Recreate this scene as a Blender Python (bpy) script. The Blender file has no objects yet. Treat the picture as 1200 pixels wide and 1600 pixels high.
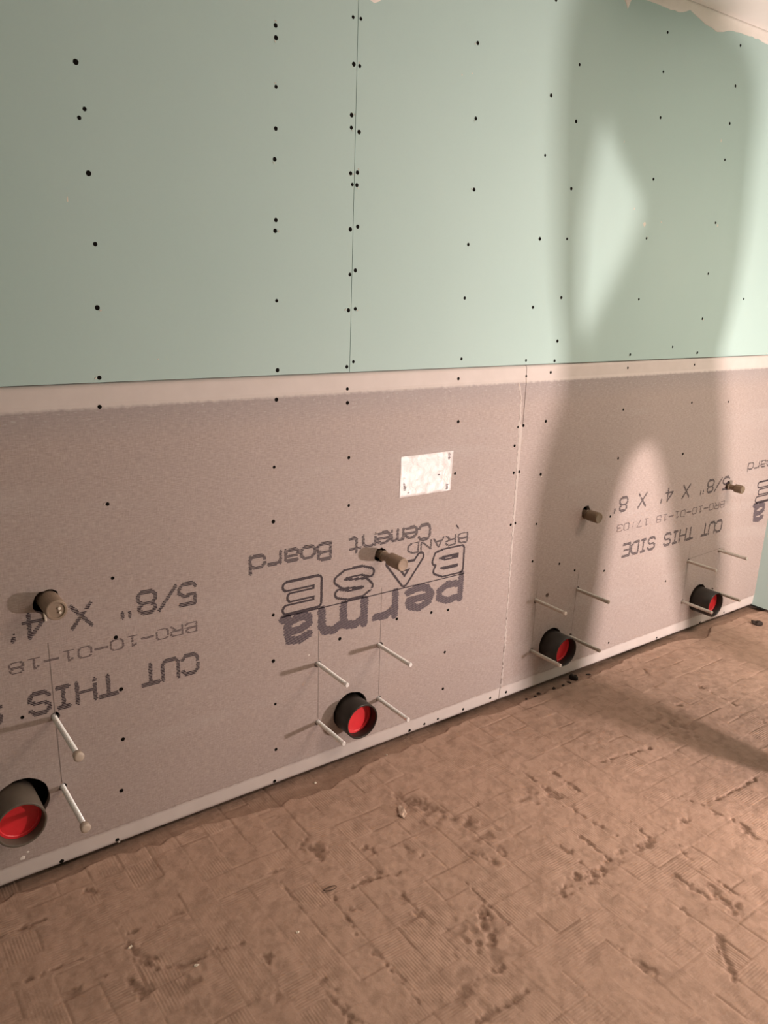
import bpy, bmesh, math, random
import numpy as np
from mathutils import Vector, Matrix
from mathutils.geometry import delaunay_2d_cdt

random.seed(7)
rng = np.random.default_rng(11)
scene = bpy.context.scene
C = scene.collection

# ------------------------------------------------------------------ camera
# wall plane is y = 0, x runs along the wall, z up, metres
cam_d = bpy.data.cameras.new('camera')
cam = bpy.data.objects.new('camera', cam_d)
C.objects.link(cam)
R_ = Vector((0.8050027, -0.5921774, 0.0360079))
U_ = Vector((0.1359577, 0.2432178, 0.9603961))
F_ = Vector((0.5774826, 0.7682259, -0.2763021))
M = Matrix((R_, U_, -F_)).transposed().to_4x4()
M.translation = Vector((0.0, -1.8312, 1.4610))
cam.matrix_world = M
cam_d.sensor_fit = 'VERTICAL'
cam_d.sensor_height = 36.0
cam_d.sensor_width = 27.0
cam_d.lens = 1246.9 / 1600.0 * 36.0
cam_d.clip_start = 0.01
scene.camera = cam

# ------------------------------------------------------------------ light
LAMP = Vector((2.72, -2.15, 0.36))            # work light standing on the floor, right of the camera
LAMP_W = 66.0
LAMP_COL = (1.0, 0.83, 0.79)
FILL_W = 53.0                                  # added ceiling panel out of view, supplies overhead ambient
FILL_COL = (1.0, 0.785, 0.66)

world = bpy.data.worlds.new('world')
scene.world = world
world.use_nodes = True
wb = world.node_tree.nodes['Background']
wb.inputs[0].default_value = (1.0, 0.82, 0.66, 1)
wb.inputs[1].default_value = 0.02

vs = scene.view_settings
vs.view_transform = 'Standard'
vs.look = 'None'
vs.gamma = 1.0
vs.use_curve_mapping = False
vs.exposure = 0.0

# ------------------------------------------------------------------ helpers
def link(o, parent=None):
    C.objects.link(o)
    if parent is not None:
        o.parent = parent
    return o

def tag(o, label=None, cat=None, group=None, kind=None):
    if label: o['label'] = label
    if cat: o['category'] = cat
    if group: o['group'] = group
    if kind: o['kind'] = kind
    return o

def empty(name, loc):
    o = bpy.data.objects.new(name, None)
    o.location = loc
    o.empty_display_size = 0.05
    return link(o)

def obj(name, bm, m, parent=None, smooth=False, loc=(0, 0, 0)):
    me = bpy.data.meshes.new(name)
    bmesh.ops.recalc_face_normals(bm, faces=bm.faces)
    bm.to_mesh(me); bm.free()
    for mm in (m if isinstance(m, (list, tuple)) else [m]):
        me.materials.append(mm)
    if smooth:
        me.polygons.foreach_set('use_smooth', [True] * len(me.polygons))
    o = bpy.data.objects.new(name, me)
    o.location = loc
    return link(o, parent)

def add_box(bm, x0, x1, y0, y1, z0, z1):
    v = [bm.verts.new((x, y, z)) for x in (x0, x1) for y in (y0, y1) for z in (z0, z1)]
    for f in ((0, 1, 3, 2), (4, 6, 7, 5), (0, 4, 5, 1), (2, 3, 7, 6), (0, 2, 6, 4), (1, 5, 7, 3)):
        bm.faces.new([v[i] for i in f])
    return v

def lathe_y(bm, prof, n=32, cx=0, cz=0, close=False):
    """prof: list of (y, radius); revolved about the y axis."""
    rings = []
    for y, r in prof:
        if r < 1e-6:
            rings.append([bm.verts.new((cx, y, cz))])
        else:
            rings.append([bm.verts.new((cx + r * math.cos(2 * math.pi * i / n), y, cz + r * math.sin(2 * math.pi * i / n))) for i in range(n)])
    for a, b in zip(rings[:-1], rings[1:]):
        for i in range(n):
            j = (i + 1) % n
            if len(a) == 1 and len(b) == 1: continue
            if len(a) == 1: bm.faces.new((a[0], b[i], b[j]))
            elif len(b) == 1: bm.faces.new((a[i], b[0], a[j]))
            else: bm.faces.new((a[i], b[i], b[j], a[j]))
    if close:
        a, b = rings[-1], rings[0]
        for i in range(n):
            j = (i + 1) % n
            bm.faces.new((a[i], b[i], b[j], a[j]))

def tube(bm, pts, r, n=10):
    """round bar through points"""
    pts = [Vector(p) for p in pts]
    rings = []
    for i, p in enumerate(pts):
        d = (pts[min(i + 1, len(pts) - 1)] - pts[max(i - 1, 0)]).normalized()
        a = d.cross(Vector((0, 0, 1)))
        if a.length < 1e-3: a = d.cross(Vector((1, 0, 0)))
        a.normalize(); b = d.cross(a)
        rr = r[i] if isinstance(r, (list, tuple)) else r
        rings.append([bm.verts.new(p + (a * math.cos(2 * math.pi * k / n) + b * math.sin(2 * math.pi * k / n)) * rr) for k in range(n)])
    for a, b in zip(rings[:-1], rings[1:]):
        for k in range(n):
            bm.faces.new((a[k], a[(k + 1) % n], b[(k + 1) % n], b[k]))
    bm.faces.new(rings[0]); bm.faces.new(rings[-1])

# ------------------------------------------------------------------ materials
class NT:
    def __init__(s, name):
        s.m = bpy.data.materials.new(name); s.m.use_nodes = True
        s.t = s.m.node_tree; s.n = s.t.nodes; s.l = s.t.links
        s.b = s.n['Principled BSDF']
        s.tc = s.n.new('ShaderNodeTexCoord').outputs['Object']
    def set(s, **k):
        for a, v in k.items():
            i = s.b.inputs[a.replace('_', ' ')]
            if hasattr(v, 'is_linked') or isinstance(v, bpy.types.NodeSocket): s.l.new(v, i)
            else: i.default_value = v
        return s
    def node(s, kind, ins=None, **props):
        n = s.n.new(kind)
        for a, v in props.items(): setattr(n, a, v)
        for k, v in (ins or {}).items():
            i = n.inputs[k]
            if isinstance(v, bpy.types.NodeSocket): s.l.new(v, i)
            else: i.default_value = v
        return n
    def mapped(s, scale=(1, 1, 1), rot=(0, 0, 0)):
        return s.node('ShaderNodeMapping', {'Vector': s.tc, 'Scale': scale, 'Rotation': rot}).outputs[0]
    def noise(s, scale, detail=4, rough=.55, vec=None, dist=0):
        return s.node('ShaderNodeTexNoise', {'Vector': vec or s.tc, 'Scale': scale, 'Detail': detail, 'Roughness': rough, 'Distortion': dist}).outputs['Fac']
    def ramp(s, fac, stops):
        r = s.node('ShaderNodeValToRGB', {'Fac': fac})
        e = r.color_ramp.elements
        while len(e) < len(stops): e.new(0.5)
        for q, (p, c) in zip(e, stops):
            q.position = p
            q.color = (c, c, c, 1) if not isinstance(c, (tuple, list)) else (*c, 1)
        return r.outputs[0]
    def mix(s, fac, a, b, mode='MIX'):
        n = s.node('ShaderNodeMix', data_type='RGBA', blend_type=mode)
        for i, v in ((0, fac), (6, a), (7, b)):
            if isinstance(v, bpy.types.NodeSocket): s.l.new(v, n.inputs[i])
            else: n.inputs[i].default_value = v if i == 0 else (*v, 1)
        return n.outputs[2]
    def math(s, op, a, b=0.0, c=0.0):
        n = s.node('ShaderNodeMath', operation=op)
        for i, v in enumerate((a, b, c)):
            if isinstance(v, bpy.types.NodeSocket): s.l.new(v, n.inputs[i])
            else: n.inputs[i].default_value = v
        return n.outputs[0]
    def bump(s, h, strength=.3, dist=.002, normal=None):
        ins = {'Height': h, 'Strength': strength, 'Distance': dist}
        if normal is not None: ins['Normal'] = normal
        return s.node('ShaderNodeBump', ins).outputs[0]
    def xyz(s):
        n = s.node('ShaderNodeSeparateXYZ', {'Vector': s.tc}); return n.outputs

def plain(name, col, rough=.6, metal=0.0, var=.12, scale=60, bump=.0):
    t = NT(name)
    n = t.noise(scale, 5)
    c = t.mix(n, [v * (1 - var) for v in col], [min(1, v * (1 + var)) for v in col])
    t.set(Base_Color=c, Roughness=rough, Metallic=metal)
    if bump: t.set(Normal=t.bump(n, bump, .001))
    return t.m

def make_green(name, coord_scale=1.0):
    t = NT(name)
    big = t.noise(1.1, 3); fine = t.noise(140, 3)
    c = t.mix(t.ramp(big, [(.35, 0), (.7, 1)]), (.372, .506, .478), (.402, .534, .505))
    c = t.mix(t.math('MULTIPLY', fine, .18), c, (.47, .60, .545))
    t.set(Base_Color=c, Roughness=.62, Normal=t.bump(fine, .05, .0006))
    t.b.inputs['Specular IOR Level'].default_value = .35
    return t.m

def make_cement():
    t = NT('cement_board_face')
    x, y, z = t.xyz()
    edge_n = t.noise(60, 3)
    off = t.math('MULTIPLY', t.math('SUBTRACT', edge_n, .5), .012)
    zz = t.math('ADD', z, off)
    lo = t.node('ShaderNodeMapRange', {'Value': zz, 'From Min': .052, 'From Max': .057, 'To Min': 1, 'To Max': 0}).outputs[0]
    hi = t.node('ShaderNodeMapRange', {'Value': zz, 'From Min': 1.160, 'From Max': 1.168, 'To Min': 0, 'To Max': 1}).outputs[0]
    band = t.math('MAXIMUM', lo, hi)
    # woven glass mesh: fine threads both ways
    hz = t.noise(1, 3, .6, t.mapped((60, 60, 420)))
    vt = t.noise(1, 3, .6, t.mapped((420, 60, 60)))
    weave = t.math('ADD', t.math('MULTIPLY', hz, .6), t.math('MULTIPLY', vt, .4))
    cloud = t.noise(2.2, 5, .6)
    streak = t.noise(1, 4, .6, t.mapped((1.6, 1, 9)))
    g = t.mix(cloud, (.330, .256, .224), (.430, .334, .292))
    g = t.mix(t.ramp(weave, [(.38, 0), (.62, 1)]), t.mix(.5, g, (.235, .20, .188)), t.mix(.35, g, (.53, .465, .44)))
    g = t.mix(t.math('MULTIPLY', t.ramp(streak, [(.55, 0), (.72, 1)]), .25), g, (.47, .43, .41))
    # whitish cement bloom specks near the top edge
    sp = t.noise(130, 2, .5, t.mapped((.5, 1, 1.4)))
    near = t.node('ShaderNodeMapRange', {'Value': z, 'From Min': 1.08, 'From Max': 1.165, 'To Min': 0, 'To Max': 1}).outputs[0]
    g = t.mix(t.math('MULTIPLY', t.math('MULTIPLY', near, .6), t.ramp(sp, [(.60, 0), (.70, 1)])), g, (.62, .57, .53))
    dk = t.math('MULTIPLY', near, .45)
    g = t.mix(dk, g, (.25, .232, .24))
    pale = t.mix(t.noise(18, 4), (.52, .460, .425), (.61, .545, .51))
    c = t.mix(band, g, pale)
    hgt = t.math('MULTIPLY', weave, t.math('SUBTRACT', 1.0, band))
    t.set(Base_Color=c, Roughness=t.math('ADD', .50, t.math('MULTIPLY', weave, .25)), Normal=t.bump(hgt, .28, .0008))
    t.b.inputs['Specular IOR Level'].default_value = .45
    return t.m

def make_floor():
    t = NT('mortar_floor')
    P = .0776
    x, y, z = t.xyz()
    u = t.math('DIVIDE', t.math('SUBTRACT', x, .752), P)
    v = t.math('DIVIDE', t.math('SUBTRACT', y, -.783), P)
    iu = t.math('FLOOR', u); iv = t.math('FLOOR', v)
    cell = t.node('ShaderNodeCombineXYZ', {'X': iu, 'Y': iv}).outputs[0]
    wn = t.node('ShaderNodeTexWhiteNoise', {'Vector': cell}, noise_dimensions='3D')
    chk = t.math('GREATER_THAN', wn.outputs['Value'], .5)
    wob = t.math('MULTIPLY', t.noise(25, 2), .9)
    r1 = t.math('SINE', t.math('ADD', t.math('MULTIPLY', x, 2 * math.pi / .0072), wob))
    r2 = t.math('SINE', t.math('ADD', t.math('MULTIPLY', y, 2 * math.pi / .0072), wob))
    rib = t.node('ShaderNodeMix', {0: chk, 2: r1, 3: r2}, data_type='FLOAT').outputs[0]
    # ribs stay only where the imprint is not worn or dusted over
    worn = t.noise(5.5, 4, .6)
    keep = t.math('MULTIPLY', t.ramp(worn, [(.42, 0), (.60, 1)]), t.ramp(wn.outputs['Color'], [(.25, .25), (.6, 1)]))
    rib = t.math('MULTIPLY', rib, keep)
    grit = t.noise(220, 4, .65)
    mid = t.noise(28, 5, .6)
    col = t.mix(t.noise(2.4, 5, .6), (.392, .255, .186), (.492, .335, .256))
    col = t.mix(t.math('MULTIPLY', t.ramp(mid, [(.38, 1), (.55, 0)]), .50), col, (.28, .185, .135))
    col = t.mix(t.math('MULTIPLY', t.ramp(grit, [(.5, 0), (.75, 1)]), .35), col, (.52, .40, .33))
    strk = t.noise(1, 5, .7, t.mapped((38, 7, 1), (0, 0, .06)))
    strk2 = t.noise(1, 4, .7, t.mapped((6, 34, 1)))
    msk = t.ramp(t.noise(3.1, 3), [(.45, 0), (.62, 1)])
    sm = t.math('MAXIMUM', t.ramp(strk, [(.60, 0), (.70, 1)]), t.ramp(strk2, [(.63, 0), (.72, 1)]))
    col = t.mix(t.math('MULTIPLY', t.math('MULTIPLY', sm, msk), .50), col, (.215, .135, .095))
    # gouges expose the darker mortar below the skin
    deep = t.node('ShaderNodeAttribute', attribute_name='scar').outputs['Fac']
    deep = t.math('MULTIPLY', deep, t.ramp(t.noise(90, 4, .6), [(.30, .55), (.62, 1)]))
    col = t.mix(t.math('MULTIPLY', deep, .88), col, (.205, .128, .090))
    n1 = t.bump(rib, .20, .0012)
    n2 = t.bump(t.math('ADD', grit, t.math('MULTIPLY', mid, 1.5)), .35, .0016, n1)
    t.set(Base_Color=col, Roughness=.85, Normal=n2)
    t.b.inputs['Specular IOR Level'].default_value = .25
    return t.m

M_GREEN = make_green('green_paper')
M_CEM = make_cement()
M_FLOOR = make_floor()
M_CAV = plain('dark_cavity', (.035, .03, .026), .95)
M_COMP = plain('joint_compound', (.74, .68, .62), .8, var=.06, scale=30, bump=.2)
M_FILL = plain('cement_filler', (.48, .415, .38), .85, var=.15, scale=90, bump=.4)
M_CEIL = plain('ceiling_paint', (.88, .80, .755), .8, var=.03, scale=12)
M_INK = plain('printing_ink', (.042, .028, .034), .75, var=.25, scale=160)
M_INK2 = plain('printing_ink_bold', (.055, .038, .055), .75, var=.3, scale=120)
M_INK3 = plain('printing_ink_faint', (.12, .085, .085), .75, var=.25, scale=160)
M_PENCIL = plain('pencil', (.185, .150, .135), .7)
M_SCREW = plain('black_screw', (.008, .007, .006), 1.0)
M_SCREW.node_tree.nodes['Principled BSDF'].inputs['Specular IOR Level'].default_value = 0.05
M_TORN = plain('torn_paper', (.62, .58, .50), .9)
M_IRON = plain('black_pipe', (.022, .018, .014), .38, var=.35, scale=25, bump=.1)
M_IRON2 = plain('dusty_pipe', (.115, .092, .070), .6, var=.3, scale=20, bump=.1)
M_RED = plain('red_plastic', (.80, .030, .040), .38, var=.12, scale=40)
M_ZINC = plain('zinc_rod', (.93, .92, .90), .28, .35, var=.10, scale=200)
M_ZINC2 = plain('dull_zinc_rod', (.55, .50, .44), .42, .6, var=.12, scale=200)
M_CAPP = plain('pale_plastic_cap', (.52, .43, .35), .45)
M_BRASS = plain('dull_brass', (.20, .145, .095), .5, .25, var=.35, scale=45, bump=.1)
M_BRASS2 = plain('dusty_brass', (.30, .225, .165), .6, .15, var=.3, scale=45, bump=.1)
M_DEBRIS = plain('black_debris', (.03, .018, .012), .8, var=.4, scale=80)
M_CHIP = plain('white_chip', (.78, .70, .58), .7)
M_WIRE = plain('dark_wire', (.09, .055, .035), .5, .4)
M_DARKMET = plain('black_metal', (.03, .03, .032), .45, .5)
M_YEL = plain('yellow_enamel', (.62, .42, .03), .4)

def make_foil():
    t = NT('foil_label')
    cr = t.noise(22, 5, .65, dist=1.2)
    v = t.node('ShaderNodeTexVoronoi', {'Vector': t.tc, 'Scale': 45.0}, feature='SMOOTH_F1').outputs['Distance']
    h = t.math('ADD', cr, t.math('MULTIPLY', v, .6))
    t.set(Base_Color=t.mix(cr, (.50, .465, .45), (.76, .72, .70)), Metallic=.12, Roughness=.42, Normal=t.bump(h, .55, .004))
    return t.m
M_FOIL = make_foil()

# ------------------------------------------------------------------ structure
HB = 1.2192          # cement board height
XR = 3.665           # right wall
XL, YF = -1.7, -3.5  # left and front ends of the room
ZC = 2.386           # ceiling
ZF = -0.010          # mean floor level

# ---- floor: relief heightfield of the old mortar bed
GOUGES = [(1.3, -0.243, 1.381, -0.434, 22), (1.459, -0.355, 1.463, -0.391, 8), (1.318, -0.54, 1.33, -0.605, 9), (1.169, -0.422, 1.188, -0.468, 8), (1.074, -0.367, 1.092, -0.392, 6), (0.993, -0.46, 1.099, -0.487, 4), (1.062, -0.552, 1.051, -0.617, 6), (1.225, -0.608, 1.214, -0.776, 3), (1.191, -0.711, 1.163, -0.761, 8), (1.702, -0.351, 1.695, -0.442, 3), (1.695, -0.458, 1.698, -0.546, 10), (1.527, -0.652, 1.538, -0.681, 5), (1.388, -0.559, 1.376, -0.594, 6), (1.781, -0.411, 1.775, -0.552, 6), (1.687, -0.578, 1.7, -0.706, 4), (1.786, -0.713, 1.77, -0.783, 6), (1.77, -0.783, 1.56, -0.774, 10), (1.56, -0.774, 1.399, -0.777, 8), (1.615, -0.656, 1.605, -0.765, 3), (1.701, -0.868, 1.694, -1.021, 5), (1.808, -0.839, 1.784, -0.889, 6), (1.782, -0.902, 1.772, -1.037, 3), (1.75, -0.986, 1.714, -1.061, 18), (1.917, -0.78, 1.919, -0.785, 10), (2.018, -0.713, 2.033, -0.843, 4), (2.047, -0.781, 2.294, -0.789, 4), (2.036, -0.87, 2.03, -0.975, 7), (1.614, -0.983, 1.613, -1.007, 4), (1.377, -0.959, 1.388, -1.066, 6), (1.61, -1.081, 1.519, -1.176, 5), (0.968, -0.929, 1.111, -0.932, 5), (0.971, -0.855, 1.113, -0.857, 4), (1.185, -0.71, 1.142, -0.789, 9), (0.957, -0.259, 0.971, -0.311, 16), (0.816, -0.303, 0.958, -0.332, 3), (0.829, -0.347, 0.827, -0.475, 3), (0.925, -0.465, 1.076, -0.457, 6), (0.932, -0.526, 0.934, -0.53, 9), (0.904, -0.544, 0.899, -0.589, 5), (0.903, -0.66, 0.9, -0.828, 5), (0.756, -0.664, 0.764, -0.696, 5), (0.748, -0.712, 0.765, -0.798, 8), (0.663, -0.66, 0.663, -0.663, 12), (0.694, -0.539, 0.696, -0.54, 6), (0.596, -0.457, 0.663, -0.474, 4), (0.447, -0.327, 0.477, -0.433, 6), (0.477, -0.433, 0.593, -0.464, 4), (0.458, -0.296, 0.596, -0.304, 4), (0.279, -0.383, 0.382, -0.382, 5), (0.414, -0.424, 0.435, -0.47, 10), (0.216, -0.141, 0.31, -0.142, 4), (0.234, -0.302, 0.35, -0.305, 4), (0.426, -0.113, 0.427, -0.116, 7), (2.696, -0.043, 2.614, -0.153, 3), (2.506, -0.373, 2.506, -0.378, 10), (2.697, -0.338, 2.685, -0.505, 5), (1.952, -0.455, 2.153, -0.493, 7), (2.669, -0.56, 2.657, -0.631, 4), (1.443, -0.766, 1.482, -0.764, 8), (1.494, -0.786, 1.543, -0.777, 8), (1.53, -0.724, 1.525, -0.75, 6)]

def vnoise(X, Y, s, seed):
    r = np.random.default_rng(seed)
    G = r.random((256, 256))
    x = X / s; y = Y / s
    i = np.floor(x).astype(int); j = np.floor(y).astype(int)
    fx = x - i; fy = y - j
    fx = fx * fx * (3 - 2 * fx); fy = fy * fy * (3 - 2 * fy)
    g = lambda a, b: G[a % 256, b % 256]
    return (g(i, j) * (1 - fx) + g(i + 1, j) * fx) * (1 - fy) + (g(i, j + 1) * (1 - fx) + g(i + 1, j + 1) * fx) * fy

def floor_height(X, Y, want_scar=False):
    scar = np.zeros(np.shape(X))
    P = .0776
    n1 = vnoise(X, Y, .35, 1); n2 = vnoise(X, Y, .09, 2); n3 = vnoise(X, Y, .03, 3); n4 = vnoise(X, Y, .011, 4)
    h = ZF + (n1 - .5) * .006 + (n2 - .5) * .0032 + (n3 - .5) * .0016 + (n4 - .5) * .0011
    # imprint cells of the lifted tiles
    wx = X + (n2 - .5) * .006; wy = Y + (vnoise(X, Y, .09, 8) - .5) * .006
    u = (wx - .752) / P; v = (wy + .783) / P
    iu = np.floor(u).astype(int); iv = np.floor(v).astype(int)
    r = np.random.default_rng(5); T = r.random((128, 128))
    h += (T[iu % 128, iv % 128] - .5) * .0013
    du = np.abs(u - np.round(u)) * P; dv = np.abs(v - np.round(v)) * P
    ku = r.random((128, 128))[np.round(u).astype(int) % 128, iv % 128]
    kv = r.random((128, 128))[iu % 128, np.round(v).astype(int) % 128]
    worn = np.clip((vnoise(X, Y, .22, 6) - .25) * 3, 0, 1)
    h -= .0018 * np.exp(-(du / .0024) ** 2) * np.clip(ku * 1.8 - .6, 0, 1) * (.2 + .8 * worn)
    h -= .0018 * np.exp(-(dv / .0024) ** 2) * np.clip(kv * 1.8 - .6, 0, 1) * (.2 + .8 * worn)
    # gouges and scrapes
    n5 = vnoise(X, Y, .006, 16)
    rag = (n3 - .5) * .014 + (n4 - .5) * .016 + (n5 - .5) * .010 + (vnoise(X, Y, .05, 15) - .5) * .012
    brk = np.clip((vnoise(X, Y, .020, 14) - .18) * 2.2, .1, 1)
    for ax, ay, bx, by, w in GOUGES:
        w = w * .00125
        dx, dy = bx - ax, by - ay
        L2 = dx * dx + dy * dy + 1e-9
        t = np.clip(((X - ax) * dx + (Y - ay) * dy) / L2, 0, 1)
        d = np.hypot(X - ax - t * dx, Y - ay - t * dy) + rag * min(1, w / .008)
        depth = min(.0050, .0019 + w * .17)
        g = brk * np.clip(1.15 - (np.maximum(d, 0) / (w * 1.2)), 0, 1)
        h -= depth * g
        scar = np.maximum(scar, g)
    # rough picked patches
    for cx, cy, rr, amp in ((1.12, -.77, .07, .008), (1.40, -.50, .06, .006), (1.30, -.36, .05, .005), (1.62, -.45, .06, .006), (1.00, -.86, .05, .006),
                            (2.35, -.45, .12, .004), (.52, -.50, .06, .005), (1.05, -.62, .05, .006)):
        m = np.exp(-((X - cx) ** 2 + (Y - cy) ** 2) / rr ** 2)
        g = m * np.clip((vnoise(X, Y, .018, 21) - .45) * 3, 0, 1)
        h -= g * amp * .55
        scar = np.maximum(scar, g * .8)
    # mortar broken away along the foot of the wall
    edge = .012 + .035 * vnoise(X, X * 0, .16, 9) ** 2 + .012 * vnoise(X, X * 0, .035, 10)
    for c, s, a in ((1.15, .10, .055), (.98, .13, .035), (3.14, .07, .06), (2.35, .25, .015), (.80, .08, .01)):
        edge += a * np.exp(-((X - c) / s) ** 2)
    k = np.clip((edge + (n3 - .5) * .014 + Y) / .010 + .5, 0, 1)
    h -= k * .009
    scar = np.maximum(scar, k * .55)
    h += .002 * np.exp(-((edge + Y + .008) / .010) ** 2) * n2
    scar = np.maximum(scar, .40 * np.exp(-(du / .0028) ** 2) * np.clip(ku * 1.8 - .6, 0, 1) * (.2 + .8 * worn))
    scar = np.maximum(scar, .40 * np.exp(-(dv / .0028) ** 2) * np.clip(kv * 1.8 - .6, 0, 1) * (.2 + .8 * worn))
    return (h, scar) if want_scar else h

def grid_floor(x0, x1, y0, y1, step):
    nx = int(round((x1 - x0) / step)) + 1; ny = int(round((y1 - y0) / step)) + 1
    xs = np.linspace(x0, x1, nx); ys = np.linspace(y0, y1, ny)
    X, Y = np.meshgrid(xs, ys, indexing='ij')
    Z, S = floor_height(X, Y, True)
    return X, Y, Z, S, nx, ny

X, Y, Z, S, nx, ny = grid_floor(0.0, XR + .04, -1.60, .06, .003)
co = np.stack([X, Y, Z], -1).reshape(-1, 3)
idx = np.arange(nx * ny).reshape(nx, ny)
q = np.stack([idx[:-1, :-1], idx[1:, :-1], idx[1:, 1:], idx[:-1, 1:]], -1).reshape(-1, 4)
# plain surround carrying the same surface to the ends of the room
zb = ZF - .001
sur = [(XL, YF, zb), (XR + .04, YF, zb), (XR + .04, -1.60, zb), (0, -1.60, zb), (0, .06, zb), (XL, .06, zb), (XL, -1.60, zb)]
b0 = len(co)
co = np.vstack([co, np.array(sur)])
me = bpy.data.meshes.new('floor')
me.vertices.add(len(co)); me.vertices.foreach_set('co', co.astype(np.float32).ravel())
qs = np.vstack([q, [[b0, b0 + 1, b0 + 2, b0 + 6]], [[b0 + 6, b0 + 3, b0 + 4, b0 + 5]]])
me.loops.add(qs.size); me.loops.foreach_set('vertex_index', qs.astype(np.int32).ravel())
me.polygons.add(len(qs)); me.polygons.foreach_set('loop_start', np.arange(0, qs.size, 4, dtype=np.int32))
me.update(calc_edges=True); me.validate()
me.polygons.foreach_set('use_smooth', [True] * len(me.polygons))
at = me.attributes.new('scar', 'FLOAT', 'POINT')
at.data.foreach_set('value', np.concatenate([S.ravel(), np.zeros(len(sur))]).astype(np.float32))
me.materials.append(M_FLOOR)
floor = link(bpy.data.objects.new('floor', me))
tag(floor, 'scraped brown mortar floor with square tile imprints and gouges', None, None, 'structure')

# ---- ceiling and the walls out of view
def struct_box(name, m, label, *b):
    bm = bmesh.new(); add_box(bm, *b)
    return tag(obj(name, bm, m), label, None, None, 'structure')
struct_box('ceiling', M_CEIL, 'pale pinkish ceiling above the green wall', XL, XR + .04, YF, .12, ZC, ZC + .05)
wr = struct_box('wall_right', M_GREEN, 'green drywall return wall at the right corner', XR, XR + .04, YF, .016, .004, ZC)
struct_box('wall_left', M_GREEN, 'green drywall side wall out of view on the left', XL - .04, XL, YF, .12, ZF, ZC)
struct_box('wall_front', M_GREEN, 'green drywall wall behind the camera', XL, XR, YF - .04, YF, ZF, ZC)

# ---- back wall: framing cavity, boards hung on it
bm = bmesh.new()
add_box(bm, XL, XR + .04, .10, .12, -.02, ZC)
wall = tag(obj('wall_back', bm, M_CAV), 'wall of green drywall above upside-down grey cement board', None, None, 'structure')

def circle(cx, cz, r, n=28, jit=0.0):
    return [(cx + (r + jit * random.uniform(-1, 1)) * math.cos(-2 * math.pi * i / n), cz + (r + jit * random.uniform(-1, 1)) * math.sin(-2 * math.pi * i / n)) for i in range(n)]

def board(name, x0, x1, z0, z1, holes, m, yfun, cuts, thick, parent, label):
    outer = [(x0, z0), (x1, z0), (x1, z1), (x0, z1)]
    V, Ed = [], []
    for loop in [outer] + holes:
        b = len(V); V += [Vector(p) for p in loop]
        Ed += [(b + i, b + (i + 1) % len(loop)) for i in range(len(loop))]
    vo, eo, fo, *_ = delaunay_2d_cdt(V, Ed, [], 2, 1e-6)
    bm = bmesh.new()
    bv = [bm.verts.new((p[0], 0, p[1])) for p in vo]
    def inside(px, pz, poly):
        c = False
        for (ax, az), (bx_, bz) in zip(poly, poly[1:] + poly[:1]):
            if (az > pz) != (bz > pz) and px < (bx_ - ax) * (pz - az) / (bz - az) + ax: c = not c
        return c
    for f in fo:
        cx_ = sum(vo[i][0] for i in f) / len(f); cz_ = sum(vo[i][1] for i in f) / len(f)
        if not any(inside(cx_, cz_, hl) for hl in holes): bm.faces.new([bv[i] for i in f])
    for zc in cuts:
        bmesh.ops.bisect_plane(bm, geom=bm.verts[:] + bm.edges[:] + bm.faces[:], plane_co=(0, 0, zc), plane_no=(0, 0, 1))
    for v in bm.verts: v.co.y = yfun(v.co.z)
    front = bm.faces[:]
    bound = [e for e in bm.edges if e.is_boundary]
    ex = bmesh.ops.extrude_edge_only(bm, edges=bound)
    for g in ex['geom']:
        if isinstance(g, bmesh.types.BMVert): g.co.y = thick
    o = obj(name, bm, m, parent)
    o['label'] = label
    return o

# carriers: drain centre and the four rods round it
CARR = [dict(x=.295, z=.215, L=.080, rods=[(.405, .422, .200), (.410, .227, .190), (.178, .422, .20), (.178, .227, .19)]),
        dict(x=1.272, z=.165, L=.070, rods=[(1.152, .364, .158), (1.376, .368, .162), (1.155, .168, .144), (1.384, .177, .154)]),
        dict(x=2.188, z=.165, L=.080, rods=[(2.084, .367, .144), (2.313, .362, .150), (2.086, .164, .144), (2.300, .168, .146)]),
        dict(x=3.160, z=.145, L=.090, rods=[(3.039, .344, .136), (3.280, .352, .134), (3.042, .155, .146), (3.268, .160, .140)])]
VALV = [dict(x=.416, z=.722, L=.062), dict(x=1.375, z=.667, L=.106), dict(x=2.313, z=.662, L=.064), dict(x=3.264, z=.653, L=.072)]

XS = 1.938           # seam between the two cement boards
holes1, holes2 = [], []
for k, c in enumerate(CARR):
    H = holes1 if k < 2 else holes2
    off = [(.018, .004), (.003, .004), (.0, .004), (.0, .004)][k]
    H.append(circle(c['x'] + off[0], c['z'] + off[1], [.066, .0635, .0625, .0630][k], 36, .0012))
    for (x, z, L) in c['rods']:
        H.append(circle(x + random.uniform(-.002, .005), z + random.uniform(-.003, .004), random.uniform(.0095, .0115), 14, .0012))
for k, v in enumerate(VALV):
    H = holes1 if k < 2 else holes2
    H.append(circle(v['x'] + [-.006, -.006, .0, -.002][k], v['z'] + [.0, .001, .008, .004][k], [.0305, .0225, .025, .020][k], 18, .003))

holes2.append(circle(2.144, .374, .0085, 12, .001))

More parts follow.
